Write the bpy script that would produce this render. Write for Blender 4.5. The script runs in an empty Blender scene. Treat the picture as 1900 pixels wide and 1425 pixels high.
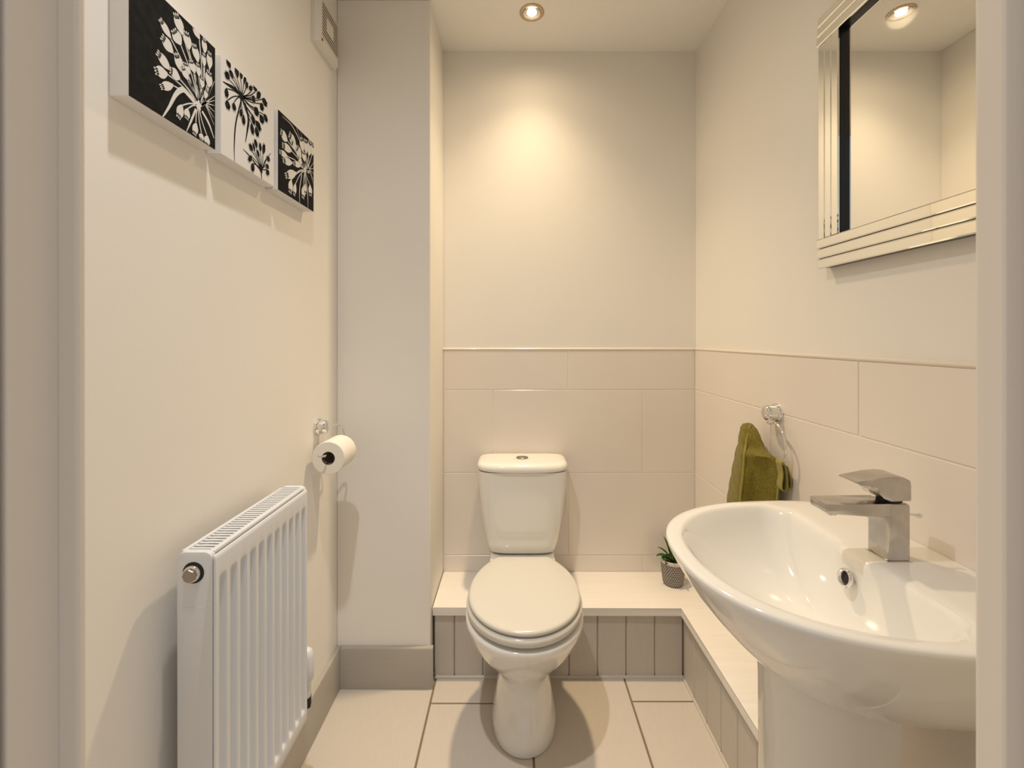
import bpy, bmesh, math, random
from mathutils import Vector, Matrix
random.seed(7)
S = bpy.context.scene
COL = S.collection
PI = math.pi

# ---------------------------------------------------------------- camera
# metres; x to the right, y into the room, z up.  The camera stands in the hall just outside the doorway.
cam_d = bpy.data.cameras.new('camera')
cam = bpy.data.objects.new('camera', cam_d); COL.objects.link(cam)
cam.location = (0, 0, 1.23); cam.rotation_euler = (PI/2, 0, 0)
cam_d.sensor_width = 36; cam_d.lens = 15.63
cam_d.shift_x = -0.0026; cam_d.shift_y = -0.0445
cam_d.clip_start = 0.02
cam_d.dof.use_dof = True; cam_d.dof.focus_distance = 1.35; cam_d.dof.aperture_fstop = 9
S.camera = cam

# ---------------------------------------------------------------- light
w = bpy.data.worlds.new('world'); S.world = w; w.use_nodes = True
w.node_tree.nodes['Background'].inputs[0].default_value = (1.0, 0.985, 0.97, 1)   # daylight in the hall
w.node_tree.nodes['Background'].inputs[1].default_value = 0.38
# (beam watts, halo watts, beam angle, colour, lamp radius): a warm lamp over the toilet and a cooler one by the doorway
LAMP_TOILET = (26.0, 11.0, 104, (1.0, 0.775, 0.485), .040)
LAMP_DOOR = (12.0, 9.0, 84, (1.0, 0.975, 0.94), .020)
LAMP_LENS = 9.0
HALO_DEG = 172
S.view_settings.view_transform = 'Standard'; S.view_settings.look = 'None'
S.view_settings.exposure = 0.44; S.view_settings.gamma = 1; S.view_settings.use_curve_mapping = False

# ---------------------------------------------------------------- materials
def mat(name, col, rough=.5, metal=0, spec=.5, coat=0, sheen=0, bump=None, vary=None, emit=None):
    m = bpy.data.materials.new(name); m.use_nodes = True
    nt = m.node_tree; b = nt.nodes['Principled BSDF']
    b.inputs['Base Color'].default_value = (*col, 1); b.inputs['Roughness'].default_value = rough
    b.inputs['Metallic'].default_value = metal; b.inputs['Specular IOR Level'].default_value = spec
    b.inputs['Coat Weight'].default_value = coat; b.inputs['Coat Roughness'].default_value = .05
    b.inputs['Sheen Weight'].default_value = sheen
    if emit:
        b.inputs['Emission Color'].default_value = (*emit[0], 1); b.inputs['Emission Strength'].default_value = emit[1]
    tc = nt.nodes.new('ShaderNodeTexCoord'); mp = nt.nodes.new('ShaderNodeMapping')
    nt.links.new(tc.outputs['Object'], mp.inputs[0])
    if vary:            # (scale, amount, xyz stretch)
        mp.inputs['Scale'].default_value = vary[2]
        n = nt.nodes.new('ShaderNodeTexNoise'); n.inputs['Scale'].default_value = vary[0]; n.inputs['Detail'].default_value = 5
        nt.links.new(mp.outputs[0], n.inputs[0])
        r = nt.nodes.new('ShaderNodeMapRange'); r.inputs[1].default_value = .3; r.inputs[2].default_value = .7
        r.inputs[3].default_value = 1-vary[1]; r.inputs[4].default_value = 1+vary[1]*.6
        nt.links.new(n.outputs[0], r.inputs[0])
        x = nt.nodes.new('ShaderNodeVectorMath'); x.operation = 'SCALE'; x.inputs[0].default_value = col
        nt.links.new(r.outputs[0], x.inputs['Scale']); nt.links.new(x.outputs[0], b.inputs['Base Color'])
    if bump:            # (scale, strength, distance)
        n = nt.nodes.new('ShaderNodeTexNoise'); n.inputs['Scale'].default_value = bump[0]; n.inputs['Detail'].default_value = 4
        nt.links.new(mp.outputs[0], n.inputs[0])
        u = nt.nodes.new('ShaderNodeBump'); u.inputs['Strength'].default_value = bump[1]; u.inputs['Distance'].default_value = bump[2]
        nt.links.new(n.outputs[0], u.inputs['Height']); nt.links.new(u.outputs[0], b.inputs['Normal'])
    return m
M = dict(
    paint   = mat('wall_paint', (.875, .845, .795), .62, bump=(90, .12, .002), vary=(2.2, .018, (1,1,1))),
    ceil    = mat('ceiling_paint', (.92, .895, .85), .8, bump=(120, .1, .002)),
    tile    = mat('wall_tile', (.83, .765, .70), .24, coat=.15, vary=(3, .025, (1,1,1))),
    grout   = mat('tile_grout', (.90, .84, .76), .8),
    trim    = mat('tile_trim', (.80, .72, .63), .16, coat=.5),
    chrome  = mat('chrome', (.80, .79, .78), .07, metal=1),
    satin   = mat('tap_metal', (.56, .54, .52), .17, metal=1, vary=(40, .10, (1,1,1))),
    floor   = mat('floor_tile', (.575, .52, .46), .34, vary=(30, .035, (9,.6,1))),
    fgrout  = mat('floor_grout', (.20, .155, .11), .85),
    gloss   = mat('white_gloss_paint', (.80, .765, .71), .32, bump=(60, .06, .001)),
    jamb    = mat('door_frame_paint', (.85, .775, .69), .4, bump=(40, .08, .002)),
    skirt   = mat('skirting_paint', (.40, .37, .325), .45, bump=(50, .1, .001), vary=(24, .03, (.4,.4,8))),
    shelf   = mat('ledge_top_paint', (.83, .79, .73), .38, vary=(10, .035, (.6,9,1))),
    board   = mat('panel_board_paint', (.55, .505, .45), .42, vary=(18, .03, (6,6,.5))),
    cer     = mat('white_ceramic', (.87, .85, .80), .09, coat=.6),
    seat    = mat('toilet_seat_plastic', (.66, .635, .58), .2, coat=.3),
    rad     = mat('radiator_enamel', (.72, .745, .79), .3, coat=.1),
    dark    = mat('dark_recess', (.012, .011, .010), .7),
    grillin = mat('radiator_interior', (.30, .31, .32), .7),
    brass   = mat('nickel_plug', (.36, .32, .28), .38, metal=1),
    plastic = mat('fan_plastic', (.80, .755, .69), .4),
    fgrille = mat('fan_grille_dark', (.10, .065, .04), .6),
    canvas  = mat('canvas_white', (.82, .81, .80), .8, bump=(400, .2, .0006)),
    pwhite  = mat('print_white', (.78, .765, .745), .75),
    pblack  = mat('print_black', (.006, .006, .007), .75, spec=.18, vary=(60, .9, (1,1,1))),
    glass   = mat('mirror_glass', (.86, .86, .83), .012, metal=1),
    strip   = mat('mirror_strip', (.90, .90, .86), .03, metal=1),
    mblack  = mat('mirror_black_edge', (.006, .006, .008), .25),
    towel   = mat('olive_towel', (.235, .185, .010), .95, sheen=.22, bump=(420, 1.0, .004), vary=(260, .38, (1,1,1))),
    hem     = mat('olive_hem', (.30, .25, .035), .9, sheen=.3, bump=(700, .5, .002)),
    paper   = mat('toilet_paper', (.86, .825, .745), .95, bump=(260, .25, .001)),
    card    = mat('cardboard_tube', (.16, .12, .085), .9),
    leaf    = mat('green_leaf', (.065, .23, .03), .4, vary=(30, .4, (1,1,1))),
    soil    = mat('dark_soil', (.05, .032, .02), .95),
    cream   = mat('pot_rim', (.62, .55, .47), .8),
    flush   = mat('button_chrome', (.33, .32, .30), .22, metal=1),
    hall    = mat('hall_floor', (.45, .40, .34), .8),
    lens    = mat('lamp_lens', (1, .9, .75), .3, emit=((1.0, .82, .55), LAMP_LENS)),
    bezel   = mat('lamp_bezel', (.55, .42, .29), .25, metal=1),
)
def pot_mat():
    m = mat('woven_pot', (.2, .18, .17), .85)
    nt = m.node_tree; b = nt.nodes['Principled BSDF']
    tc = nt.nodes.new('ShaderNodeTexCoord')
    br = nt.nodes.new('ShaderNodeTexBrick'); br.inputs['Scale'].default_value = 1
    br.inputs['Color1'].default_value = (.03, .027, .04, 1); br.inputs['Color2'].default_value = (.07, .055, .06, 1)
    br.inputs['Mortar'].default_value = (.50, .45, .40, 1)
    br.inputs['Brick Width'].default_value = .0095; br.inputs['Row Height'].default_value = .0072; br.inputs['Mortar Size'].default_value = .0013
    sep = nt.nodes.new('ShaderNodeSeparateXYZ'); nt.links.new(tc.outputs['Object'], sep.inputs[0])
    at = nt.nodes.new('ShaderNodeMath'); at.operation = 'ARCTAN2'
    nt.links.new(sep.outputs['Y'], at.inputs[0]); nt.links.new(sep.outputs['X'], at.inputs[1])
    mu = nt.nodes.new('ShaderNodeMath'); mu.operation = 'MULTIPLY'; mu.inputs[1].default_value = .045
    nt.links.new(at.outputs[0], mu.inputs[0])
    cb = nt.nodes.new('ShaderNodeCombineXYZ'); nt.links.new(mu.outputs[0], cb.inputs[0]); nt.links.new(sep.outputs['Z'], cb.inputs[1])
    nt.links.new(cb.outputs[0], br.inputs['Vector']); nt.links.new(br.outputs['Color'], b.inputs['Base Color'])
    u = nt.nodes.new('ShaderNodeBump'); u.inputs['Strength'].default_value = .6; u.inputs['Distance'].default_value = .002
    nt.links.new(br.outputs['Fac'], u.inputs['Height']); nt.links.new(u.outputs[0], b.inputs['Normal'])
    return m
M['pot'] = pot_mat()

# ---------------------------------------------------------------- helpers
def link(name, bm, m, parent=None, smooth=None, kind=None):
    bmesh.ops.recalc_face_normals(bm, faces=bm.faces)
    if smooth:
        lim = math.radians(smooth)
        for f in bm.faces: f.smooth = True
        for e in bm.edges:
            if len(e.link_faces) == 2 and e.calc_face_angle(0) > lim: e.smooth = False
    me = bpy.data.meshes.new(name); bm.to_mesh(me); bm.free()
    me.materials.append(M[m]); o = bpy.data.objects.new(name, me); COL.objects.link(o)
    if parent:
        o.parent = parent
        o.matrix_parent_inverse = Matrix.Translation(-Vector(parent.location))
    if kind: o['kind'] = kind
    return o
def thing(name, label, cat, loc, group=None):
    o = bpy.data.objects.new(name, None); COL.objects.link(o); o.location = loc; o.empty_display_size = .05
    o['label'] = label; o['category'] = cat
    if group: o['group'] = group
    return o
def box(bm, x0, x1, y0, y1, z0, z1, bev=0, seg=2):
    r = bmesh.ops.create_cube(bm, size=1)
    vs = r['verts']
    for v in vs: v.co = Vector(((x0+x1)/2+v.co.x*(x1-x0), (y0+y1)/2+v.co.y*(y1-y0), (z0+z1)/2+v.co.z*(z1-z0)))
    if bev:
        es = list({e for v in vs for e in v.link_edges})
        bmesh.ops.bevel(bm, geom=es, offset=bev, segments=seg, affect='EDGES', profile=.5)
    return bm
def B(*a, **k): return box(bmesh.new(), *a, **k)
def loft(rings, cap0=True, cap1=True, bm=None, closed=True):
    bm = bm or bmesh.new()
    vv = [[bm.verts.new(p) for p in r] for r in rings]
    n = len(vv[0])
    for a, b in zip(vv, vv[1:]):
        for i in range(n if closed else n-1):
            j = (i+1) % n
            bm.faces.new((a[i], a[j], b[j], b[i]))
    if cap0: bm.faces.new(vv[0])
    if cap1: bm.faces.new(list(reversed(vv[-1])))
    return bm
def tube(pts, r, n=10, bm=None, cap=True):
    pts = [Vector(p) for p in pts]; R = r if hasattr(r, '__len__') else [r]*len(pts)
    t0 = (pts[1]-pts[0]).normalized(); u = t0.orthogonal().normalized(); rings = []
    for i, p in enumerate(pts):
        t = (pts[min(i+1, len(pts)-1)]-pts[max(i-1, 0)]).normalized()
        u = (u-t*u.dot(t)).normalized(); v = t.cross(u)
        rings.append([p+(u*math.cos(2*PI*k/n)+v*math.sin(2*PI*k/n))*R[i] for k in range(n)])
    return loft(rings, cap, cap, bm)
def lathe(prof, c, axis='z', n=32, bm=None, cap0=True, cap1=True):
    c = Vector(c); ax = {'x': (1,0,0), 'y': (0,1,0), 'z': (0,0,1)}[axis] if isinstance(axis, str) else axis
    ax = Vector(ax).normalized(); u = ax.orthogonal().normalized(); v = ax.cross(u)
    return loft([[c+ax*h+(u*math.cos(2*PI*k/n)+v*math.sin(2*PI*k/n))*r for k in range(n)] for r, h in prof], cap0, cap1, bm)
def prism(poly, d0, d1, plane='xz', bm=None, bev=0, seg=2):
    f = {'xz': lambda a, b, d: (a, d, b), 'xy': lambda a, b, d: (a, b, d), 'yz': lambda a, b, d: (d, a, b)}[plane]
    bm = loft([[f(a, b, d0) for a, b in poly], [f(a, b, d1) for a, b in poly]], bm=bm)
    if bev: bmesh.ops.bevel(bm, geom=list(bm.edges), offset=bev, segments=seg, affect='EDGES', profile=.5)
    return bm
def sgp(c, p): return math.copysign(abs(c)**p, c)
def struct(name, bm, m, parent=None, smooth=None):
    o = link(name, bm, m, parent, smooth)
    if not parent: o['kind'] = 'structure'
    return o
def smoothstep(a, b, x):
    t = max(0, min(1, (x-a)/(b-a))); return t*t*(3-2*t)
def catmull(pts, k=8):
    pts = [Vector(p) for p in pts]; out = []
    P = [pts[0]*2-pts[1]]+pts+[pts[-1]*2-pts[-2]]
    for i in range(1, len(P)-2):
        for j in range(k):
            t = j/k; a, b, c, d = P[i-1:i+3]
            out.append(.5*((2*b)+(c-a)*t+(2*a-5*b+4*c-d)*t*t+(3*b-a-3*c+d)*t**3))
    out.append(pts[-1]); return out

# ---------------------------------------------------------------- the room
XL, XR, YB, ZC = -.63, .752, 1.852, 2.43         # left wall, tiled right wall, tiled back wall, ceiling
YD0, YD1 = .262, .361                             # the wall with the doorway (hall side, room side)
XCOL, YCOL = -.299, 1.576                         # boxed-out column in the back left corner
TZ = 1.185                                        # top of the wall tiling
struct('wall_left', B(XL-.1, XL, YD0, YB+.1, 0, ZC), 'paint')
wr = struct('wall_right', B(XR+.006, XR+.1, YD0, YB+.1, 0, ZC), 'paint')
wb = struct('wall_back', B(XCOL-.02, XR+.006, YB+.006, YB+.1, 0, ZC), 'paint')
struct('wall_column', B(XL, XCOL, YCOL, YB+.05, 0, ZC, bev=.003), 'paint')
struct('ceiling', B(XL-.1, XR+.1, YD0, YB+.1, ZC, ZC+.05), 'ceil')
bm = B(XL-.9, -.395, YD0, YD1, 0, ZC); box(bm, .420, XR+.9, YD0, YD1, 0, ZC); box(bm, -.395, .420, YD0, YD1, 2.06, ZC)
struct('wall_front', bm, 'paint')

# wall tiles, each with its own slightly rounded edge, on a recessed bed of grout
struct('grout_bed', B(XCOL, XR+.005, YB+.0018, YB+.007, .2, TZ-.002), 'grout', wb)
struct('grout_bed', B(XR+.0018, XR+.007, YD1, YB+.002, .2, TZ-.002), 'grout', wr)
G = .0016
ROWS = [(1.0167, 1.181), (.671, 1.0167), (.3276, .671), (.20, .3276)]
bj = [[.2225], [-.09, .534], [.2225], [-.09, .534]]
rj = [[.972], [.66, 1.305], [.50, 1.12], [.66, 1.284]]
for (z0, z1), js in zip(ROWS, bj):
    xs = [XCOL+.001]+js+[XR-.001]
    for a, b in zip(xs, xs[1:]):
        struct('tile', B(a+G, b-G, YB+random.uniform(-.0001, .0001), YB+.006, z0+G, z1-G, bev=.0010, seg=1), 'tile', wb)
for (z0, z1), js in zip(ROWS, rj):
    ys = [YD1]+js+[YB-.001]
    for a, b in zip(ys, ys[1:]):
        struct('tile', B(XR+random.uniform(-.0001, .0001), XR+.006, a+G, b-G, z0+G, z1-G, bev=.0010, seg=1), 'tile', wr)
# edge trim along the top of the tiles
def trim_prof(): return [(-.0005, 0), (.0065, .001), (.0085, .004), (.0075, .008), (.002, .0105), (-.0005, .0105)]
struct('trim_1', prism([(YB+.0065-a, TZ-.005+b) for a, b in trim_prof()], XCOL, XR-.002, 'yz'), 'trim', smooth=60)
struct('trim_2', prism([(XR+.0065-a, TZ-.005+b) for a, b in trim_prof()], YD1, YB-.002, 'xz'), 'trim', smooth=60)

# floor tiles laid in staggered columns
fl = struct('floor', B(XL, XR, YD0, YB, -.05, -.0025), 'fgrout')
cols = [(-.63, -.285, [1.19, .566]), (-.285, .0555, [1.4995, .876]), (.0555, .3965, [1.19, .566]), (.3965, .6128, [1.507, .883])]
GF = .0032
for a, b, js in cols:
    ys = [YD0]+sorted(js)+[1.62]
    for c, d in zip(ys, ys[1:]):
        struct('tile', B(a+GF, b-GF, c+GF, d-GF, -.012, random.uniform(-.0002, .0002), bev=.0012, seg=1), 'floor', fl)
struct('floor_hall', B(-1.6, 1.6, -2.4, YD0, -.06, -.004), 'hall')

# skirting boards
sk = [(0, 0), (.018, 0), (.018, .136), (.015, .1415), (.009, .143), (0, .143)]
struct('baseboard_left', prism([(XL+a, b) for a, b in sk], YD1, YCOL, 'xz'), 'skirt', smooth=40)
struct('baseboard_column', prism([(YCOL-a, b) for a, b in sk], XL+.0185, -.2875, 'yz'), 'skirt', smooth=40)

# doorway lining with its stops; the left jamb leans very slightly
door = struct('door_1', B(-.395, .42, YD0, YD1, 2.02, 2.06, bev=.002), 'jamb')
def lean(bm, k):
    for v in bm.verts: v.co.x += k*(v.co.z-1.23)
    return bm
KL = -.0020
struct('lining', lean(B(-.395, -.3636, YD0+.0565, YD1+.0005, 0, 2.03, bev=.0015), KL), 'jamb', door)
struct('door_stop', lean(B(-.3645, -.3478, .3535, YD1+.0002, 0, 2.03, bev=.0022), KL), 'jamb', door)
struct('lining', B(.389, .42, YD0, YD1+.0005, 0, 2.03, bev=.0015), 'jamb', door)
struct('door_stop', B(.3728, .3895, .337, YD1, 0, 2.03, bev=.003), 'jamb', door)
struct('door_stop', B(-.3645, .389, .337, YD1-.004, 2.005, 2.022, bev=.002), 'jamb', door)
# edge of the door leaf, folded back into the hall on the left
leaf = lean(B(-.372-.04, -.3655, -.42, .316, .006, 2.01, bev=.002), KL)
struct('door_leaf', leaf, 'jamb', door)

# ---------------------------------------------------------------- boxed ledge round the pipes (L-shaped)
ZT = .26; YF = 1.600; XF_ = .601; YE = .905
led = thing('boxed_ledge', 'low L-shaped boxed ledge with white top and grooved panel front along the walls', 'ledge', (.2, 1.7, 0))
bm = prism([(XCOL+.003, YF), (XF_, YF), (XF_, YE), (XR-.001, YE), (XR-.001, YB-.001), (XCOL+.003, YB-.001)], ZT-.0285, ZT, 'xy', bev=.0025)
link('ledge_top', bm, 'shelf', led, smooth=40)
def vboard(a, b, z0, z1, axis, face, sgn):
    # flat board with a chamfer on both long edges: the V-joint between boards
    c = .0045; t = .012
    poly = [(a+.0006, face+t), (a+.0006, face+c*.9), (a+c, face), (b-c, face), (b-.0006, face+c*.9), (b-.0006, face+t)]
    if axis == 'x': return loft([[(p, q, z0) for p, q in poly], [(p, q, z1) for p, q in poly]])
    return loft([[(q, p, z0) for p, q in poly], [(q, p, z1) for p, q in poly]])
xs = [-.292, -.219, -.115, -.011, .093, .197, .301, .405, .509, .6115]
for a, b in zip(xs, xs[1:]): link('board', vboard(a, b, .006, ZT-.029, 'x', 1.613, 1), 'board', led)
y = 1.6125; ys = [y]
while y > YE+.02: y -= .0985; ys.append(max(y, YE+.001))
for a, b in zip(ys[1:], ys): link('board', vboard(a, b, .006, ZT-.029, 'y', .611, 1), 'board', led)
link('backing', B(-.292, .60+.15, 1.6245, YB-.01, .004, ZT-.0295), 'board', led)
link('backing', B(.6225, XR-.002, YE+.003, 1.6245, .004, ZT-.0295), 'board', led)
link('bottom_bead', prism([(1.613, 0), (1.606, 0), (1.6065, .004), (1.609, .0075), (1.613, .0085)], -.290, .611, 'yz'), 'board', led, smooth=50)
link('bottom_bead', prism([(.611, 0), (.6045, 0), (.605, .003), (.6075, .0062), (.611, .007)], YE+.002, 1.607, 'xz'), 'board', led, smooth=50)

# ---------------------------------------------------------------- toilet
CX = .030
toi = thing('toilet', 'white close-coupled toilet with closed lid standing against the boxed ledge', 'toilet', (CX, 1.45, 0))
def tring(z, yf, yb, hw, ym=None, n=2.2, nb=None, N=48):
    ym = (yf+yb)/2 if ym is None else ym; out = []
    for k in range(N):
        t = 2*PI*k/N; c, s = math.cos(t), math.sin(t)
        nn = n if s < 0 else (nb or n)
        x = hw*sgp(c, 2/nn); yy = sgp(s, 2/nn)
        out.append((CX+x, ym+(yy*(yb-ym) if s > 0 else yy*(ym-yf)), z))
    return out
pan = [(0, 1.300, 1.597, .102, 1.45), (.004, 1.2975, 1.597, .1045, 1.45), (.03, 1.302, 1.597, .102, 1.45), (.08, 1.325, 1.597, .092, 1.46),
       (.13, 1.345, 1.597, .0845, 1.47), (.165, 1.347, 1.597, .084, 1.47), (.19, 1.335, 1.597, .089, 1.46), (.215, 1.312, 1.597, .101, 1.45),
       (.245, 1.281, 1.597, .121, 1.43), (.275, 1.252, 1.60, .140, 1.41), (.305, 1.227, 1.60, .156, 1.40), (.335, 1.207, 1.60, .167, 1.39), (.362, 1.189, 1.60, .1755, 1.38),
       (.378, 1.180, 1.60, .1795, 1.38), (.388, 1.178, 1.60, .1802, 1.38), (.392, 1.181, 1.60, .1775, 1.38), (.394, 1.188, 1.60, .171, 1.38), (.3942, 1.215, 1.59, .150, 1.38)]
link('pan', loft([tring(z, a, b, h, m, 2.1, 2.6) for z, a, b, h, m in pan]), 'cer', toi, smooth=60)
rs = [(.262, 1.56, 1.835, .095), (.272, 1.54, 1.838, .102), (.33, 1.52, 1.84, .11), (.385, 1.50, 1.842, .125), (.398, 1.50, 1.842, .122), (.400, 1.51, 1.84, .118)]
link('cistern_shelf', loft([tring(z, a, b, h, None, 5) for z, a, b, h in rs]), 'cer', toi, smooth=60)
def lidring(z, d, N=60):
    yf, ym, yb, hw, hb = 1.180+d, 1.385, 1.606-d, .1755-d, .104-d
    half = []
    for k in range(N//2+1):
        t = PI/2*k/(N//4)
        if k <= N//4: half.append((hw*math.sin(t), ym-(ym-yf)*math.cos(t)))
        else:
            s = (k-N//4)/(N//4); half.append((hw-(hw-hb)*s**2.3, ym+(yb-.008-ym)*s))
    half.append((hb-.008, yb))
    R = half; L = [(-x, y) for x, y in reversed(half[1:])]
    return [(CX+x, y, z) for x, y in R+L]
link('seat', loft([lidring(.3945, .040), lidring(.4055, .038), lidring(.4062, .003), lidring(.4082, -.0020), lidring(.418, -.0035), lidring(.4255, -.001), lidring(.4285, .005)]), 'seat', toi, smooth=60)
link('lid', loft([lidring(.4285, .020), lidring(.4325, .018), lidring(.4330, .006), lidring(.4348, .0035), lidring(.440, .003), lidring(.4445, .006), lidring(.4465, .012), lidring(.4468, .05)]), 'seat', toi, smooth=50)
for s in (-1, 1): link('hinge', lathe([(.009, -.02), (.0095, -.018), (.0095, .018), (.009, .02)], (CX+s*.07, 1.598, .417), 'x', 16), 'chrome', toi, smooth=40)
def cring(z, yf, hw, n=5.5): return tring(z, yf, 1.846, hw, None, n, 8, 64)
cist = link('cistern', loft([cring(.4005, 1.715, .112, 4), cring(.404, 1.705, .121, 4.5), cring(.412, 1.698, .1285), cring(.45, 1.691, .1385), cring(.50, 1.686, .1475), cring(.56, 1.682, .1565),
      cring(.62, 1.679, .1635), cring(.68, 1.677, .1685), cring(.722, 1.676, .1705)]), 'cer', toi, smooth=50)
def lring(z, d): return tring(z, 1.664+d, 1.848-d*.3, .1775-d, 1.77, 3.6, 7, 64)
cl = link('cistern_lid', loft([lring(.7245, .006), lring(.727, .001), lring(.735, 0), lring(.744, .002), lring(.750, .007), lring(.7535, .016), lring(.755, .035), lring(.7555, .07)]), 'cer', cist, smooth=60)
cl.matrix_parent_inverse = Matrix()
fb = link('flush_button', loft([[(CX+.024*math.cos(t)*s, 1.765+.020*math.sin(t)*s, z) for t in [2*PI*k/32 for k in range(32)]] for s, z in ((1, .755), (1, .7585), (.93, .7595), (.9, .7585), (.86, .7592))]), 'flush', cist, smooth=40)
fb.matrix_parent_inverse = Matrix()

# ---------------------------------------------------------------- washbasin on its pedestal
BY, BZ = .787, .850
bas = thing('washbasin', 'white ceramic washbasin with curved front on a pedestal below the mirror', 'sink', (.55, BY, 0))
def bring(z, W, P, p0=.10, back=.0006, Wb=None, n=2.45, bump=0, rc=0, NF=56, NB=24):
    """ring of the basin in plan: straight back edge along the wall, superellipse front"""
    Wb = W if Wb is None else Wb; pts = []
    for k in range(NF+1):
        t = PI*k/NF; c, s = math.cos(t), math.sin(t)
        pts.append((W*sgp(c, 2/n), p0+(P-p0)*sgp(s, 2/n)))
    for k in range(1, NB):
        u = 1-2*k/NB; q = -u*Wb; uu = abs(u)
        r = rc*max(0, (uu-.80)/.20)**2
        pts.append((q, back+r+bump*(1-smoothstep(.030, .052, abs(q)))))
    return [(XR-p, BY+q, z) for q, p in pts]
def rimz(rings): return rings
R = [bring(.640, .100, .275), bring(.655, .125, .298), bring(.675, .157, .328), bring(.70, .188, .358), bring(.728, .2125, .386), bring(.758, .2315, .412), bring(.785, .2440, .433),
     bring(.808, .2525, .448), bring(.825, .2570, .4575), bring(.836, .2595, .4630), bring(.8425, .2605, .4650), bring(.8470, .2600, .4645), bring(.8495, .2575, .4620),
     bring(.8502, .2520, .4560, .10, .004), bring(.8502, .2400, .4460, .170, .118, .224, 2.3, .010, .010), bring(.8498, .2330, .4405, .176, .132, .217, 2.25, .013, .010),
     bring(.8480, .2285, .4365, .180, .1385, .213, 2.2, .015, .010), bring(.8440, .2250, .4330, .183, .1425, .210, 2.2, .015, .010), bring(.8360, .2200, .4265, .186, .1465, .206, 2.15, .012, .010),
     bring(.820, .2120, .4150, .190, .1500, .199, 2.1, .008, .010), bring(.795, .1960, .3930, .194, .1550, .185, 2.1, .004, .010), bring(.77, .1760, .3660, .198, .1600, .166, 2.1, .001, .010), bring(.745, .1500, .3340, .202, .1650, .142, 2.1, 0, .010),
     bring(.725, .118, .302, .206, .1715, .112, 2.1, 0, .008), bring(.712, .08, .272, .210, .180, .076, 2.1, 0, .006), bring(.706, .035, .242, .215, .198, .033, 2.0, 0, .003)]
link('bowl', loft(R), 'cer', bas, smooth=60)
def pring(z, r, pc=.212, back=.155):
    out = []
    for k in range(33):
        t = -PI/2+PI*k/32; out.append((XR-pc-r*math.cos(t), BY-.004+r*math.sin(t), z))
    out += [(XR-back, BY-.004+r*.97, z), (XR-back, BY-.004-r*.97, z)]
    return out
ped = [(.0, .112), (.015, .115), (.05, .110), (.12, .103), (.3, .0975), (.5, .0975), (.62, .099), (.70, .104)]
link('pedestal', loft([pring(z, r) for z, r in ped]), 'cer', bas, smooth=50)
oc = (XR-.1685, BY-.003, .8075); oa = Vector((-1, 0, .22)).normalized()
link('overflow_ring', lathe([(.0095, -.004), (.0155, -.002), (.0165, .001), (.0155, .0035), (.0125, .0042), (.0105, .002), (.0100, -.002)], oc, oa, 32, cap0=False, cap1=False), 'chrome', bas, smooth=60)
link('overflow_hole', lathe([(.0112, -.003), (.0110, -.0012)], oc, oa, 24), 'dark', bas)
link('waste', lathe([(.031, -.001), (.033, .001), (.031, .003), (.022, .002), (.0, .0015)], (XR-.222, BY, .7065), 'z', 32, cap1=False), 'chrome', bas, smooth=50)

# ---------------------------------------------------------------- mixer tap
tap = thing('mixer_tap', 'square chrome mixer tap standing on the washbasin', 'tap', (.654, .777, BZ))
bx0, bx1, by0, by1 = .633, .674, .7545, .8000
link('body', B(bx0, bx1, by0, by1, BZ-.001, .9485, bev=.006, seg=3), 'satin', tap, smooth=35)
link('base_ring', B(bx0-.001, bx1+.001, by0-.001, by1+.001, BZ-.002, BZ+.0015, bev=.0007, seg=1), 'satin', tap)
bm = prism([(.531, .9475), (.640, .9490), (.640, .926), (.600, .9275), (.533, .9315), (.531, .934)], by0+.0005, by1-.0005, 'xz', bev=.0012)
sp = link('spout', bm, 'satin', tap, smooth=30)
a = link('aerator', lathe([(.0105, .006), (.0105, -.003), (.009, -.004), (.008, -.002)], (.5500, .777, .9275), 'z', 24), 'chrome', sp, smooth=40)
a.matrix_parent_inverse = Matrix()
link('neck', lathe([(.018, 0), (.018, .008)], (.654, .777, .946), 'z', 28), 'dark', tap, smooth=40)
bm = prism([(.582, .9855), (.600, .9885), (.625, .9935), (.645, .9955), (.662, .9935), (.6725, .988), (.674, .980), (.674, .9535), (.640, .9525), (.628, .957), (.6185, .9665), (.6185, .9765), (.583, .9822)], by0+.0005, by1-.0005, 'xz', bev=.0012)
lv = link('lever', bm, 'satin', tap, smooth=30)
a = link('index_dot', lathe([(.0028, 0), (.0028, .0016), (.002, .0022)], (.6195, .772, .9705), (-1, 0, 0), 16), 'chrome', lv, smooth=40)
a.matrix_parent_inverse = Matrix()
link('pop_up_rod', tube([(.684, .777, BZ-.01), (.684, .777, .915), (.686, .777, .922)], .002, 8), 'chrome', tap, smooth=60)
link('pop_up_knob', lathe([(.002, -.014), (.0032, -.012), (.0032, -.002), (.0024, .002), (.0024, .012), (.004, .014), (.0044, .019), (.003, .022)], (.687, .776, .9235), (1, -.05, -.12), 16), 'chrome', tap, smooth=50)

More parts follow.
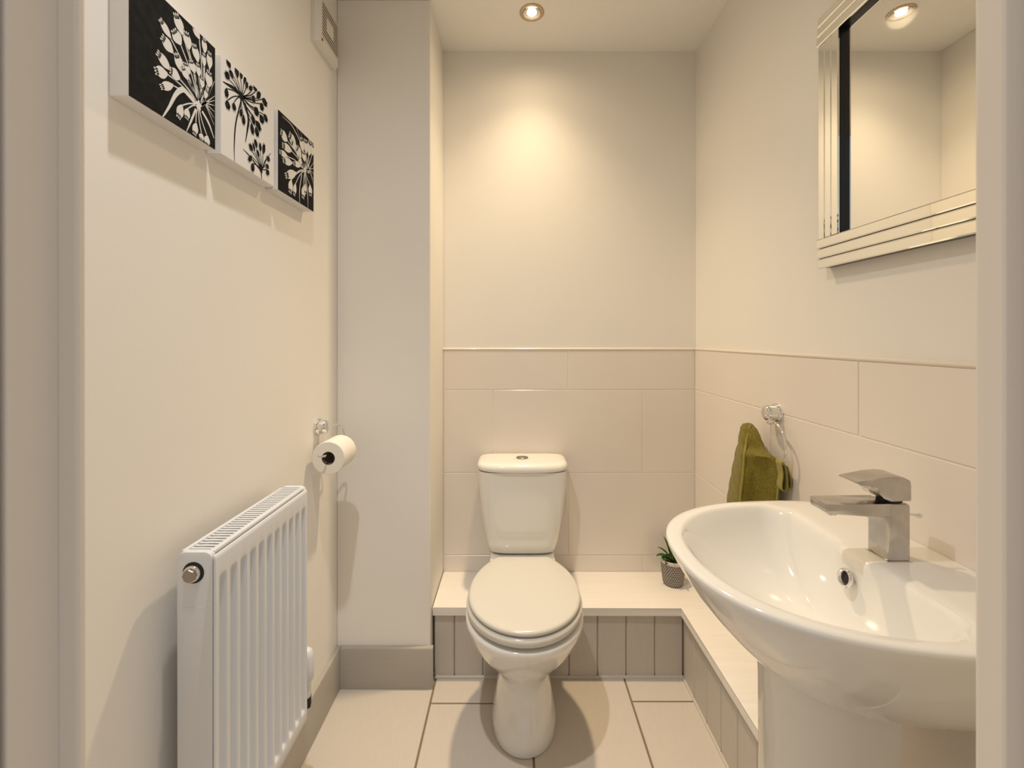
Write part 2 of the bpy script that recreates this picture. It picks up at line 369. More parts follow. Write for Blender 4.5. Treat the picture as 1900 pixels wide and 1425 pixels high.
# ---------------------------------------------------------------- radiator
RX0, RX1, RY0, RY1, RZ0, RZ1 = -.594, -.5315, .785, 1.142, .250, .852
rad = thing('radiator', 'white fluted panel radiator on the left wall below the canvases', 'radiator', (-.56, .96, 0))
ny, nz = 230, 40
def flute(y):
    ph = (y-(RY0+.0260))/.03085; k = round(ph); 
    if k < 0 or k > 10: return 0
    d = abs(ph-k)
    return 1-smoothstep(.15, .36, d)
def fend(z): return smoothstep(RZ0+.03, RZ0+.045, z)*(1-smoothstep(.790, .805, z))
zs = [RZ0, RZ0+.004, RZ0+.028]+[RZ0+.03+.015*k/6 for k in range(7)]+[.5]+[.788+.018*k/7 for k in range(8)]+[.835, .8415, .844]
rows = []
for z in zs:
    e = -.004 if z in (zs[0], zs[-1]) else (-.0008 if z in (zs[1], zs[-2]) else 0)
    rows.append([(RX1+e-.0085*flute(y)*fend(z)-(.003 if i in (0, ny) else 0), y, z) for i, y in enumerate([RY0+.004+(RY1-RY0-.006)*i/ny for i in range(ny+1)])])
bm = loft(rows, False, False, closed=False)
link('front_panel', bm, 'rad', rad, smooth=50)
link('back_panel', B(RX0, RX0+.008, RY0+.004, RY1-.004, RZ0, .835, bev=.002), 'rad', rad)
link('fins', B(RX0+.01, RX1-.012, RY0+.006, RY1-.006, RZ0+.01, .834), 'grillin', rad)
def endpanel(y0, y1):
    p = []; x0, x1, r = RX0-.002, RX1-.004, .011
    for k in range(7): t = PI-PI/2*k/6; p.append((x0+r+r*math.cos(t), RZ1-r+r*math.sin(t)))
    for k in range(7): t = PI/2-PI/2*k/6; p.append((x1-r+r*math.cos(t), RZ1-r+r*math.sin(t)))
    p += [(x1, RZ0+.01), (x0, RZ0+.01)]
    return prism(p, y0, y1, 'xz', bev=.0012)
e1 = link('end_panel', endpanel(RY0, RY0+.012), 'rad', rad, smooth=25)
link('end_panel', endpanel(RY1-.012, RY1), 'rad', rad, smooth=40)
# top grille: two rails and thin cross bars over the dark inside
bm = B(RX0-.002, RX0+.006, RY0+.010, RY1-.010, RZ1-.010, RZ1-.001, bev=.001)
box(bm, RX1-.017, RX1-.005, RY0+.010, RY1-.010, RZ1-.010, RZ1-.001, bev=.003)
gl = link('top_grille', bm, 'rad', rad, smooth=40)
bm = bmesh.new(); n = 30
for k in range(n+1):
    yy = RY0+.014+(RY1-RY0-.028)*k/n
    box(bm, RX0+.006, RX1-.016, yy-.0030, yy+.0030, RZ1-.0050, RZ1-.0035)
a = link('grille_bars', bm, 'rad', gl, kind='stuff'); a.matrix_parent_inverse = Matrix()
pc = (-.5670, RY0-.0005, .8165)
link('plug_recess', lathe([(.0188, .004), (.0188, -.0004), (.0165, -.0006)], pc, 'y', 32), 'dark', e1, smooth=40).matrix_parent_inverse = Matrix()
pl = link('vent_plug', lathe([(.0145, 0), (.0145, -.006), (.0135, -.008)], pc, 'y', 32), 'chrome', e1, smooth=40); pl.matrix_parent_inverse = Matrix()
pl = link('plug_head', lathe([(.0118, -.006), (.0118, -.0105), (.0108, -.012)], (pc[0]-.0005, pc[1], pc[2]-.001), 'y', 8), 'brass', e1, smooth=30); pl.matrix_parent_inverse = Matrix()
bm = B(-.585, -.549, RY0-.0006, RY0+.001, .7545, .7556); box(bm, -.562, -.549, RY0-.0006, RY0+.001, .7480, .7490); box(bm, -.5495, -.548, RY0-.0006, RY0+.001, .749, .7548)
link('embossed_mark', bm, 'rad', e1).matrix_parent_inverse = Matrix()
vx, vy = -.549, 1.170
vl = link('valve', lathe([(.011, .285), (.012, .300), (.012, .325), (.016, .330), (.0185, .335), (.0192, .365), (.018, .395), (.015, .408), (.008, .414), (0.001, .415)], (vx, vy, 0), 'z', 24), 'rad', rad, smooth=50)
a = link('valve_body', lathe([(.0135, .262), (.0135, .288)], (vx, vy, 0), 'z', 6), 'dark', vl); a.matrix_parent_inverse = Matrix()
a = link('valve_union', tube([(vx, vy, .275), (vx, RY1-.006, .275)], .010, 12), 'dark', vl, smooth=60); a.matrix_parent_inverse = Matrix()
a = link('pipe', tube([(vx, vy, .265), (vx-.004, vy, .262), (vx-.015, vy, .258), (XL, vy, .258)], .0075, 12), 'rad', vl, smooth=60); a.matrix_parent_inverse = Matrix()
for zz in (.36, .74): link('bracket', B(XL, RX0+.002, .93, .97, zz-.03, zz+.03, bev=.002), 'rad', rad)

# ---------------------------------------------------------------- toilet roll and its holder
rh = thing('toilet_roll_holder', 'chrome wall-mounted toilet roll holder beside the column', 'roll holder', (XL, 1.42, .95))
link('rose', lathe([(.0275, 0), (.0280, .004), (.0255, .010), (.0215, .012), (.0215, .024), (.0190, .030), (.012, .033), (.0, .0335)], (XL, 1.418, .948), 'x', 36, cap1=False), 'chrome', rh, smooth=50)
arm = catmull([(XL+.030, 1.422, .950), (XL+.046, 1.435, .9535), (XL+.060, 1.458, .942), (XL+.066, 1.471, .915), (XL+.0655, 1.474, .893), (XL+.0645, 1.468, .8835), (XL+.064, 1.455, .882), (XL+.063, 1.400, .8795), (XL+.062, 1.345, .8775), (XL+.061, 1.331, .8775), (XL+.053, 1.325, .8785), (XL+.044, 1.323, .8800)], 6)
link('arm', tube(arm, .0030, 10), 'chrome', rh, smooth=60)
ro = thing('toilet_roll', 'white roll of toilet paper on the chrome holder', 'toilet roll', (XL+.064, 1.39, .870))
ra = (XL+.064, 1.350, .866)
link('paper', lathe([(.0200, .000), (.0485, .000), (.0500, .0015), (.0500, .0965), (.0485, .098), (.0200, .098)], ra, 'y', 56, cap0=False, cap1=False), 'paper', ro, smooth=40)
link('cardboard_core', lathe([(.0200, .098), (.0202, .0), (.0190, -.0004), (.0188, .098)], ra, 'y', 36, cap0=False, cap1=False), 'card', ro, smooth=40)
link('loose_sheet', loft([[(XL+.064-.0500*math.cos(t), 1.3505+.0970*s, .866+.0500*math.sin(t)) for t in [-.9+1.7*k/14 for k in range(15)]]+[(XL+.064-.0507*math.cos(t), 1.3505+.0970*s, .866+.0507*math.sin(t)) for t in [.8-1.7*k/14 for k in range(15)]] for s in (0, 1)]), 'paper', ro, smooth=40)

# ---------------------------------------------------------------- extractor fan
fan = thing('extractor_fan', 'cream square extractor fan grille high on the left wall', 'fan', (XL, 1.452, 2.23))
fx, fy0, fy1, fz0, fz1 = XL+.0235, 1.377, 1.531, 2.153, 2.307
bm = loft([[(x, fy0+d if s[0] < 0 else fy1-d, fz0+d if s[1] < 0 else fz1-d) for s in ((-1,-1),(1,-1),(1,1),(-1,1))] for x, d in ((XL, 0), (XL+.012, 0), (XL+.013, .001), (XL+.0165, .0025), (fx, .006))])
link('cover', bm, 'plastic', fan)
link('grille_recess', B(fx-.003, fx+.0006, fy0+.026, fy1-.008, fz0+.034, fz1-.010), 'fgrille', fan)
bm = bmesh.new(); n = 11
for k in range(n):
    z = fz0+.0365+(fz1-fz0-.051)*k/(n-1)
    box(bm, fx-.001, fx+.0012, fy0+.025, fy1-.007, z-.0019, z+.0019)
gr = link('louvres', bm, 'plastic', fan, kind='stuff')
link('centre_plate', B(fx-.001, fx+.0018, fy0+.056, fy1-.046, fz0+.066, fz1-.042, bev=.0006), 'plastic', fan)
link('indicator', lathe([(.0045, -.001), (.0045, .0012), (.003, .002)], (fx, fy0+.024, fz0+.019), 'x', 16), 'fgrille', fan)

# ---------------------------------------------------------------- wall mirror
MY0, MY1, MZ0, MZ1, MW = .487, 1.071, 1.396, 2.000, .0715
mx = .727
mir = thing('wall_mirror', 'square mirror with stepped mirror-strip frame hanging above the washbasin', 'mirror', (XR, .78, MZ0))
link('glass', B(.7425, .7475, MY0+MW-.01, MY1-MW+.01, MZ0+MW-.01, MZ1-MW+.01), 'glass', mir)
bm = B(mx+.0052, XR+.0055, MY0+.003, MY0+MW, MZ0+.003, MZ1-.003); box(bm, mx+.0052, XR+.0055, MY1-MW, MY1-.003, MZ0+.003, MZ1-.003)
box(bm, mx+.0052, XR+.0055, MY0+MW, MY1-MW, MZ0+.003, MZ0+MW); box(bm, mx+.0052, XR+.0055, MY0+MW, MY1-MW, MZ1-MW, MZ1-.003)
link('frame_backing', bm, 'mblack', mir)
def strip(u0, u1, v0, v1, orient, x0, x1, bevel=.0022):
    """bevelled mirror strip; u along its width, v along its length; x0 at u0, x1 at u1"""
    b = bevel
    prof = [(u0, x0+.004), (u0, x0+.0012), (u0+b, x0), (u1-b, x1), (u1, x1+.0012), (u1, x1+.004)]
    f = (lambda u, v, x: (x, u, v)) if orient == 'v' else (lambda u, v, x: (x, v, u))
    return loft([[f(u, v0, x) for u, x in prof], [f(u, v1, x) for u, x in prof]])
sw = MW/3
for k in range(3):
    a, b = k*sw+.0008, (k+1)*sw-.0008
    o = mx-.0000+(.0030, .0015, 0)[k]           # outer strip lies lowest, the inner one highest
    link('mirror_strip', strip(MZ0+a, MZ0+b, MY0, MY1, 'h', o, o-.0004), 'strip', mir)
    link('mirror_strip', strip(MZ1-b, MZ1-a, MY0, MY1, 'h', o, o+.0004), 'strip', mir)
    link('mirror_strip', strip(MY1-b, MY1-a, MZ0+MW, MZ1-MW, 'v', o, o), 'strip', mir)
    link('mirror_strip', strip(MY0+a, MY0+b, MZ0+MW, MZ1-MW, 'v', o, o), 'strip', mir)

# ---------------------------------------------------------------- towel ring and towel
tr = thing('towel_ring', 'chrome towel ring on the tiled right wall beyond the basin', 'towel ring', (XR, 1.272, 1.017))
link('rose', lathe([(.0275, 0), (.0280, -.004), (.0265, -.009), (.0225, -.011), (.0225, -.028), (.0205, -.035), (.013, -.039), (.0, -.0395)], (XR, 1.272, 1.017), 'x', 36, cap1=False), 'chrome', tr, smooth=50)
link('ring_clasp', lathe([(.0075, .004), (.0085, 0), (.0085, -.010), (.006, -.013)], (XR-.0265, 1.262, 1.000), 'z', 18), 'chrome', tr, smooth=50)
rc, rr = (XR-.0255, 1.259, .930), .068
link('ring', tube([(rc[0], rc[1]-rr*math.sin(t), rc[2]+rr*math.cos(t)) for t in [.06+4.6*k/64 for k in range(65)]], .0032, 10), 'chrome', tr, smooth=60)
tw = thing('hand_towel', 'olive green hand towel hanging folded through the chrome ring', 'towel', (.69, 1.27, .62))
# horizontal sections of the hanging folds (x, y), far edge -> front ridge -> front hem -> back along the wall
secs = [(.62, [(.640, 1.355), (.622, 1.318), (.625, 1.268), (.640, 1.256), (.662, 1.246), (.690, 1.232), (.716, 1.216), (.728, 1.235), (.730, 1.275), (.730, 1.335), (.700, 1.360)]),
        (.77, [(.652, 1.352), (.638, 1.318), (.637, 1.272), (.652, 1.258), (.670, 1.256), (.694, 1.237), (.717, 1.217), (.7285, 1.236), (.730, 1.275), (.730, 1.335), (.705, 1.358)]),
        (.84, [(.664, 1.350), (.650, 1.320), (.647, 1.280), (.660, 1.264), (.678, 1.257), (.702, 1.238), (.7235, 1.216), (.731, 1.235), (.731, 1.275), (.730, 1.332), (.712, 1.356)]),
        (.875, [(.671, 1.352), (.659, 1.324), (.655, 1.288), (.667, 1.270), (.684, 1.257), (.706, 1.240), (.724, 1.216), (.731, 1.235), (.731, 1.275), (.730, 1.332), (.714, 1.356)]),
        (.899, [(.677, 1.353), (.666, 1.328), (.658, 1.291), (.668, 1.270), (.684, 1.252), (.702, 1.240), (.7175, 1.226), (.725, 1.246), (.728, 1.28), (.729, 1.332), (.716, 1.356)]),
        (.913, [(.682, 1.354), (.672, 1.332), (.667, 1.304), (.678, 1.296), (.692, 1.289), (.704, 1.283), (.714, 1.276), (.722, 1.282), (.727, 1.30), (.729, 1.334), (.718, 1.357)]),
        (.940, [(.688, 1.357), (.679, 1.342), (.675, 1.318), (.683, 1.306), (.693, 1.302), (.704, 1.301), (.714, 1.297), (.722, 1.305), (.727, 1.318), (.729, 1.340), (.720, 1.359)]),
        (.960, [(.692, 1.358), (.685, 1.348), (.683, 1.330), (.689, 1.320), (.700, 1.321), (.707, 1.318), (.714, 1.315), (.720, 1.322), (.724, 1.331), (.726, 1.344), (.719, 1.358)]),
        (.9705, [(.698, 1.356), (.694, 1.350), (.693, 1.339), (.697, 1.333), (.706, 1.335), (.710, 1.333), (.713, 1.332), (.716, 1.336), (.718, 1.341), (.719, 1.348), (.714, 1.356)]),
        (.9735, [(.706, 1.353), (.705, 1.350), (.705, 1.346), (.706, 1.343), (.708, 1.342), (.710, 1.341), (.711, 1.341), (.713, 1.343), (.714, 1.345), (.714, 1.349), (.711, 1.353)])]
def loopspline(p, k=5):
    n = len(p); out = []; P = [Vector((a, b, 0)) for a, b in p]
    for i in range(n):
        a, b, c, d = P[i-1], P[i], P[(i+1) % n], P[(i+2) % n]
        for j in range(k):
            t = j/k; v = .5*((2*b)+(c-a)*t+(2*a-5*b+4*c-d)*t*t+(3*b-a-3*c+d)*t**3); out.append((v.x, v.y))
    return out
rings = []
for (z0, a), (z1, b) in zip(secs, secs[1:]):
    A, Bq = loopspline(a), loopspline(b); kk = max(1, int((z1-z0)/.006))
    for j in range(kk):
        t = j/kk
        rings.append([(p[0]*(1-t)+q[0]*t+.0012*math.sin(23*(z0+(z1-z0)*t)*6+i*.9), p[1]*(1-t)+q[1]*t, z0+(z1-z0)*t) for i, (p, q) in enumerate(zip(A, Bq))])
rings.append([(p[0], p[1], secs[-1][0]) for p in loopspline(secs[-1][1])])
link('drape', loft(rings), 'towel', tw, smooth=70)
# folded edge at the front: the cloth doubles back in two loops beside the ring
def sheet(path, y0, y1, th, jit=0):
    pts = catmull([(x, 0, z) for x, z in path], 6); L = []; Rr = []
    for i, p in enumerate(pts):
        t = (pts[min(i+1, len(pts)-1)]-pts[max(i-1, 0)]).normalized(); n = Vector((-t.z, 0, t.x))
        L.append(p+n*th/2); Rr.append(p-n*th/2)
    loop = L+list(reversed(Rr))
    return loft([[(v.x, y0+jit*(v.z-.86), v.z) for v in loop], [(v.x, y1, v.z) for v in loop]])
p1 = [(.7265, .897), (.7190, .893), (.7205, .880), (.7225, .862), (.7195, .835), (.7215, .822), (.7275, .818), (.7325, .826), (.7335, .845), (.7315, .870), (.7275, .889)]
p2 = [(.7290, .889), (.7340, .874), (.7370, .852), (.7380, .832), (.7415, .824), (.7460, .828), (.7465, .842), (.7430, .862), (.7360, .885)]
link('folded_edge', sheet(p1, 1.1960, 1.245, .0026), 'hem', tw, smooth=60)
link('folded_edge', sheet(p2, 1.1985, 1.245, .0024), 'hem', tw, smooth=60)
link('hem', tube(catmull([(.7075, 1.3330, .9690), (.6975, 1.3240, .9600), (.6840, 1.3085, .9400), (.6755, 1.2985, .9180), (.6620, 1.2800, .8990), (.6585, 1.2760, .8750), (.6525, 1.2700, .8400), (.6430, 1.2640, .7900), (.6400, 1.2620, .7600), (.632, 1.261, .68)], 6), .0032, 8), 'hem', tw, smooth=60)
link('hem', tube(catmull([(.7205, 1.2150, .8935), (.7245, 1.2105, .880), (.7240, 1.2110, .862), (.7215, 1.2135, .84), (.7185, 1.2150, .80), (.7170, 1.2160, .77), (.7160, 1.2150, .70), (.716, 1.215, .63)], 6), .0030, 8), 'hem', tw, smooth=60)

# ---------------------------------------------------------------- potted plant on the ledge
PX, PY = .6275, 1.762
pp = thing('potted_plant', 'small green plant in a grey woven pot on the ledge behind the basin', 'plant', (PX, PY, ZT))
def local(name, bm, m, smooth=None):
    o = link(name, bm, m, None, smooth); o.parent = pp; return o
local('pot', lathe([(.028, 0), (.036, .0015), (.0395, .010), (.0430, .035), (.0450, .062), (.0460, .088), (.0425, .090), (.0415, .080), (.0400, .070)], (0, 0, 0), 'z', 40, cap1=False), 'pot', 50)
local('rim', lathe([(.0420, .0865), (.0468, .0860), (.0478, .0920), (.0468, .0985), (.0440, .1000), (.0415, .0970)], (0, 0, 0), 'z', 40, cap0=False, cap1=False), 'cream', 60)
local('soil', lathe([(.042, .076), (.030, .079), (.0, .081)], (0, 0, 0), 'z', 24, cap1=False), 'soil', 60)
def leaf_bm(az, L, wd, e0, e1, z0=.075, r0=.006):
    rows = []; p = Vector((r0*math.cos(az), r0*math.sin(az), z0)); n = 12
    side = Vector((-math.sin(az), math.cos(az), 0))
    for k in range(n+1):
        t = k/n; el = e0+(e1-e0)*t
        d = Vector((math.cos(az)*math.cos(el), math.sin(az)*math.cos(el), math.sin(el)))
        up = side.cross(d)*-1
        w_ = wd*(math.sin(PI*min(1, t*.93+.05))**.8)*(.35+.65*smoothstep(.1, .5, t)) if t < 1 else .0003
        rows.append([p+side*w_*s+up*(abs(s)*w_*.35)+up*0 for s in (-1, -.5, 0, .5, 1)])
        p = p+d*(L/n)
    bm = loft(rows, False, False, closed=False)
    r = bmesh.ops.solidify(bm, geom=bm.faces[:], thickness=.0007)
    return bm
for az, L, wd, e0, e1 in [(3.3, .085, .0135, 1.25, -.35), (2.85, .085, .011, 1.35, .25), (3.75, .070, .012, 1.2, -.3), (2.2, .105, .008, 1.45, .9), (1.2, .10, .009, 1.35, .3), (.4, .09, .009, 1.3, .2), (-.6, .09, .009, 1.3, .1),
                          (-1.5, .085, .008, 1.3, .2), (4.4, .07, .008, 1.2, .1), (3.0, .120, .0075, 1.5, 1.05), (0.9, .12, .008, 1.5, 1.2), (-2.4, .06, .008, 1.0, -.5)]:
    local('leaf', leaf_bm(az, L, wd, e0, e1), 'leaf', 60)

# ---------------------------------------------------------------- three flower canvases on the left wall
def clip(poly, lo=.3, hi=199-.3, hv=202.7):
    for ax, val, sg in ((0, lo, 1), (0, hi, -1), (1, lo, 1), (1, hv, -1)):
        out = []
        for i, p in enumerate(poly):
            q = poly[i-1]; ip, iq = sg*(p[ax]-val) >= 0, sg*(q[ax]-val) >= 0
            if ip != iq:
                t = (val-q[ax])/(p[ax]-q[ax]); out.append((q[0]+(p[0]-q[0])*t, q[1]+(p[1]-q[1])*t))
            if ip: out.append(p)
        poly = out
        if len(poly) < 3: return []
    return poly
def pod_shape(u0, v0, u1, v1, w_, grow=0, teeth=True):
    """seed pod: crown with little points at (u0,v0), base at (u1,v1)"""
    L = math.hypot(u1-u0, v1-v0); dx, dy = (u1-u0)/L, (v1-v0)/L; nx, ny = -dy, dx; h = w_*.55+grow; out = []
    def P(s, o): return (u0+dx*s+nx*o, v0+dy*s+ny*o)
    prof = [(.03, .50), (.12, .68), (.26, .90), (.42, 1), (.58, .97), (.74, .80), (.90, .48), (1.06, .16)]
    L2 = L+grow
    right = [P(L2*s, h*r) for s, r in prof]; left = [P(L2*s, -h*r) for s, r in reversed(prof)]
    body = right+left
    polys = [body]
    if teeth:
        for o in (-.62, 0, .62):
            tw_ = h*.17+grow*.5
            polys.append([P(L*.22, h*o*.55-tw_), P(-L*.08-grow, h*o*.8-tw_*.8), P(-L*.13-grow, h*o*.8), P(-L*.08-grow, h*o*.8+tw_*.8), P(L*.22, h*o*.55+tw_)])
    return polys
def stroke(pts, w_, taper0=.25, taper1=1.0, k=7):
    c = [(v.x, v.y) for v in catmull([(a, b, 0) for a, b in pts], k)]; n = len(c)-1; quads = []
    prev = None
    for i, p in enumerate(c):
        q0, q1 = c[max(0, i-1)], c[min(n, i+1)]; d = math.hypot(q1[0]-q0[0], q1[1]-q0[1]) or 1
        nx, ny = -(q1[1]-q0[1])/d, (q1[0]-q0[0])/d; t = i/n
        h = w_/2*(taper0+(taper1-taper0)*min(1, t*2.0))
        cur = ((p[0]+nx*h, p[1]+ny*h), (p[0]-nx*h, p[1]-ny*h))
        if prev: quads.append([prev[0], prev[1], cur[1], cur[0]])
        prev = cur
    return quads
CF = XL+.031
def canvas(y0, label, ink, ground, pods, strokes, hubs, outline):
    t = thing('flower_canvas', label, 'canvas', (XL, y0+.0995, 1.607), 'flower canvases on the left wall')
    link('canvas_body', B(XL, CF, y0, y0+.199, 1.607, 1.810, bev=.0012), 'canvas', t)
    if ground == 'pblack':
        link('printed_ground', B(CF-.0002, CF+.00025, y0+.0002, y0+.1988, 1.6072, 1.8098), 'pblack', t)
    bmi, bmo = bmesh.new(), bmesh.new(); lay = [0]
    def put(bm, polys, d):
        for p in polys:
            p = clip(p)
            if len(p) < 3: continue
            vs = [bm.verts.new((CF+.0003+d, y0+a*.001, 1.607+b*.001)) for a, b in p]
            try: bm.faces.new(vs)
            except ValueError: pass
    for pts, w_ in strokes: put(bmi, stroke(pts, w_), .00001)
    for u0, v0, u1, v1, w_ in pods:                 # thin curved stalk from every pod to the nearest hub
        hx, hy = min(hubs, key=lambda h: math.hypot(h[0]-u1, h[1]-v1))
        mx_, my_ = (u1+hx)/2+(v1-hy)*.06, (v1+hy)/2-(u1-hx)*.06
        put(bmi, stroke([(u1, v1), (mx_, my_), (hx, hy)], 2.3, 1, 1, 5), .00002)
    for h in hubs:
        put(bmi, [[(h[0]+7*math.cos(a)*(1+.25*math.sin(5*a)), h[1]+8*math.sin(a)*(1+.25*math.sin(5*a))) for a in [2*PI*k/24 for k in range(24)]]], .00003)
    for i, (u0, v0, u1, v1, w_) in enumerate(sorted(pods, key=lambda p: -min(math.hypot(h[0]-p[0], h[1]-p[1]) for h in hubs))):
        d = .00006+i*.000024
        if outline: put(bmo, pod_shape(u0, v0, u1, v1, w_, .7), d)
        put(bmi, pod_shape(u0, v0, u1, v1, w_, 0), d+.000014)
    link('flower_print', bmi, ink, t)
    if outline: link('pod_outline', bmo, ground if ground == 'pblack' else 'pwhite', t)
    else: bmo.free()
    return t
# print artwork in millimetres on the canvas face: pods (crown, base, width) and brush strokes (points, width)
P0 = [(62.0,160.9,83.1,146.4,14.6),(96.0,195.3,110.8,171.3,20.7),(65.7,134.6,88.2,124.0,20.2),(90.8,163.6,106.7,150.2,24.1),(120.5,180.0,126.1,154.7,19.2),(56.1,101.4,81.8,90.4,17.8),(51.4,69.1,75.5,78.8,17.5),(63.3,49.3,88.2,66.5,13.0),(83.1,89.2,104.0,87.6,18.5),(96.0,125.1,112.2,102.6,20.2),(140.5,170.4,149.5,146.3,17.6),(167.9,199.4,167.9,175.3,13.2),(139.1,206.5,154.0,192.2,16.2),(182.2,182.3,182.2,153.4,14.6),(166.3,169.9,166.3,148.1,10.9),(117.7,122.4,123.3,105.1,19.5),(131.8,135.3,140.5,119.6,17.8),(149.5,139.9,152.5,120.3,13.1),(180.6,143.5,179.0,115.9,18.7),(161.6,121.3,160.1,103.1,11.7),(101.3,17.4,109.4,41.8,15.1),(120.5,24.8,123.3,42.8,13.4),(140.5,5.1,145.0,26.3,13.7),(158.6,2.6,160.1,14.1,12.9),(173.5,-0.6,175.8,16.9,15.0),(112.2,110.8,123.3,96.8,15.5),(174.2,104.4,167.9,87.8,9.9)]
S0 = [([(65.7,-1.4),(80.6,24.7),(96.0,54.9),(112.2,71.9),(127.5,70.1),(149.5,62.8)],9),([(120.5,-1.0),(133.3,27.0),(145.0,54.0)],4.5),([(195.4,21.3),(180.6,43.5),(161.6,58.3)],5),([(197.7,107.3),(167.9,76.8),(149.5,62.8)],2.6),([(197.7,98.3),(167.9,76.8),(149.5,62.8)],2.6),([(197.0,87.7),(167.9,76.8),(149.5,62.8)],2.6),([(197.0,75.3),(167.9,76.8),(149.5,62.8)],2.6),([(195.4,62.0),(167.9,76.8),(149.5,62.8)],2.6),([(195.4,48.4),(167.9,76.8),(149.5,62.8)],2.6),([(197.0,136.4),(167.9,76.8),(149.5,62.8)],2.6),([(187.1,134.0),(167.9,76.8),(149.5,62.8)],2.6),([(179.0,84.9),(167.9,76.8),(149.5,62.8)],2.6),([(188.7,119.2),(167.9,76.8),(149.5,62.8)],2.6)]
P1 = [(18.3,204.4,27.0,190.8,13.5),(11.8,174.0,24.2,166.2,16.4),(14.8,124.4,16.4,142.8,11.8),(20.3,102.1,18.3,118.7,15.7),(40.3,109.8,39.5,124.9,12.6),(63.3,108.4,64.2,124.7,10.8),(73.3,96.0,73.3,116.0,12.2),(48.5,207.7,50.6,185.5,13.2),(65.5,207.5,63.3,190.3,9.9),(80.8,204.6,74.1,186.0,8.5),(86.6,195.8,82.1,179.8,9.2),(110.5,201.3,124.8,199.6,15.3),(96.5,193.3,103.5,186.3,16.4),(137.1,200.7,124.8,181.3,13.0),(166.2,187.6,145.6,189.7,17.3),(150.7,167.9,137.1,175.1,18.6),(129.7,145.8,112.9,152.6,20.3),(150.7,136.2,137.1,148.1,20.2),(167.7,148.9,152.2,157.1,16.1),(138.6,113.3,120.0,125.5,18.8),(127.3,93.9,121.0,112.0,16.2),(108.1,90.7,103.5,112.0,14.2),(112.9,115.1,105.8,133.8,14.9),(108.1,164.0,112.9,179.0,13.8),(26.2,186.5,36.2,174.5,12.7),(117.6,81.1,122.4,65.0,12.6),(96.5,62.1,105.8,49.6,13.4),(109.5,69.2,114.3,53.2,8.3),(137.1,81.3,138.1,63.2,10.2),(154.7,86.1,149.6,62.3,11.9),(92.0,23.4,103.5,37.6,11.2),(105.8,4.9,108.6,23.2,13.1),(175.7,55.4,166.2,63.3,13.2),(171.4,20.0,164.1,30.4,14.8),(170.4,34.3,162.5,42.9,13.4),(124.8,60.5,132.1,46.6,9.8)]
S1 = [([(42.3,-1.6),(41.5,35.5),(46.5,84.4),(64.6,140.8)],4.2),([(80.8,59.3),(87.5,88.0),(92.0,117.3),(78.5,145.5)],7),([(4.9,150.0),(24.2,153.6),(48.5,157.0),(65.5,151.9)],8),([(145.6,-1.9),(142.6,13.7),(142.1,33.5)],4.5),([(72.0,40.7),(96.5,34.8),(137.1,20.1)],4),([(183.7,78.0),(159.9,49.2),(143.6,19.7)],4)]
P2 = [(14.8,152.3,45.1,144.1,24.0),(57.6,164.1,91.6,147.6,28.6),(23.7,122.0,67.2,126.4,19.6),(10.1,99.1,45.1,102.7,15.3),(26.7,84.2,70.5,95.2,18.0),(80.3,97.4,119.1,107.6,15.3),(40.1,49.9,91.6,75.4,21.5),(60.8,13.9,66.0,46.4,21.7),(82.3,14.4,88.9,44.7,15.8),(131.9,22.0,136.2,54.2,19.1),(178.0,43.7,175.0,71.0,20.7),(145.0,38.2,145.7,64.4,14.5),(97.0,147.2,119.1,129.6,29.7),(121.2,183.1,130.5,151.3,24.8),(146.4,189.2,150.9,156.4,27.9),(175.0,196.6,167.3,156.3,24.9),(194.5,196.2,187.4,164.6,19.6),(67.2,150.7,103.9,140.1,20.1),(135.5,150.0,140.6,128.0,23.3),(103.9,123.4,124.8,114.9,18.2)]
S2 = [([(114.2,-7.2),(112.1,32.5),(124.8,84.3)],3.2),([(163.6,-4.8),(159.8,48.3),(145.0,95.2)],3.2),([(20.7,195.6),(70.5,194.4),(117.7,169.6),(135.5,136.3)],3),([(204.0,153.4),(168.9,114.7),(142.8,101.3)],2.4),([(204.0,131.7),(168.9,114.7),(142.8,101.3)],2.4),([(204.0,111.8),(168.9,114.7),(142.8,101.3)],2.4),([(196.0,94.5),(168.9,114.7),(142.8,101.3)],2.4),([(86.9,212.2),(168.9,114.7),(142.8,101.3)],2.4),([(117.7,200.1),(168.9,114.7),(142.8,101.3)],2.4),([(161.3,197.6),(168.9,114.7),(142.8,101.3)],2.4),([(200.0,79.6),(168.9,114.7),(142.8,101.3)],2.4)]
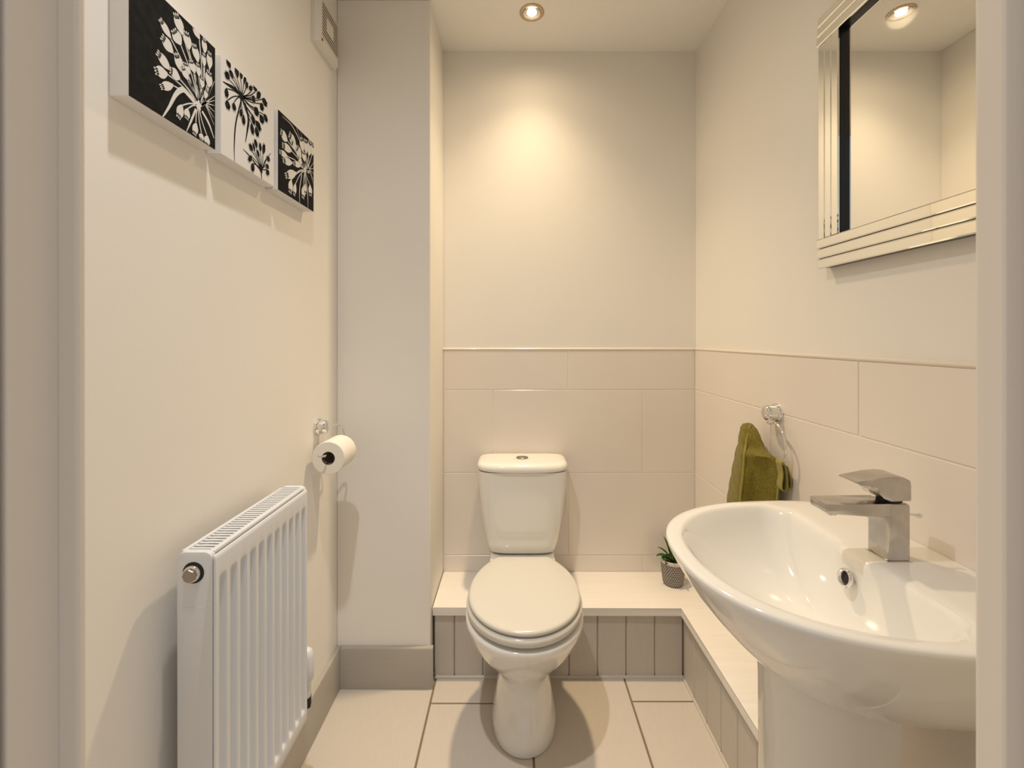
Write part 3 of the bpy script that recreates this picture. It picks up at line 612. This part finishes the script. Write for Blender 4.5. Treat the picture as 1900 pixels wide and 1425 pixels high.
canvas(.690, 'black square canvas with large white seed-head flower, nearest the doorway', 'pwhite', 'pblack', P0, S0, [(152.5, 65.4)], True)
canvas(.908, 'white square canvas with black seed-head flowers, middle of the three canvases', 'pblack', 'pwhite', P1, S1, [(65.5, 153.2), (142, 23.5)], True)
canvas(1.125, 'black square canvas with white seed-head flower, nearest the extractor fan', 'pwhite', 'pblack', P2, S2, [(145, 103.9)], True)

# ---------------------------------------------------------------- recessed ceiling downlights
def downlight(x, y, label, spec):
    d = thing('downlight', label, 'downlight', (x, y, ZC), 'recessed ceiling downlights')
    link('bezel', lathe([(.0445, 0), (.0448, -.0020), (.0430, -.0036), (.0385, -.0044), (.0340, -.0040), (.0320, -.0015), (.0318, .001)], (x, y, ZC), 'z', 48, cap0=False, cap1=False), 'bezel', d, smooth=60)
    link('reflector', lathe([(.0325, -.0012), (.0300, .0002), (.0150, .0012)], (x, y, ZC-.0022), 'z', 40, cap0=False, cap1=False), 'chrome', d, smooth=60)
    link('lens', lathe([(.0175, -.0018), (.0165, -.0030), (.001, -.0036)], (x, y, ZC-.0010), 'z', 32, cap1=True), 'lens', d, smooth=60)
    for nm, wt, deg in (('downlight_beam', spec[0], spec[2]), ('downlight_halo', spec[1], HALO_DEG)):
        l = bpy.data.lights.new(nm, 'SPOT'); l.energy = wt; l.color = spec[3]
        l.use_nodes = True; nt = l.node_tree; fo = nt.nodes.new('ShaderNodeLightFalloff'); fo.inputs['Strength'].default_value = 1.0
        nt.links.new(fo.outputs['Linear'], nt.nodes['Emission'].inputs['Strength'])      # gentler fall-off than a real lamp, so the near wall doesn't blow out
        l.spot_size = math.radians(deg); l.spot_blend = 1.0; l.shadow_soft_size = spec[4]
        o = bpy.data.objects.new(nm, l); COL.objects.link(o); o.parent = d; o.location = (0, 0, -.012)
downlight(.063, 1.636, 'round recessed downlight in the ceiling above the toilet', LAMP_TOILET)
downlight(-.321, .705, 'round recessed downlight in the ceiling near the doorway, above the canvases', LAMP_DOOR)
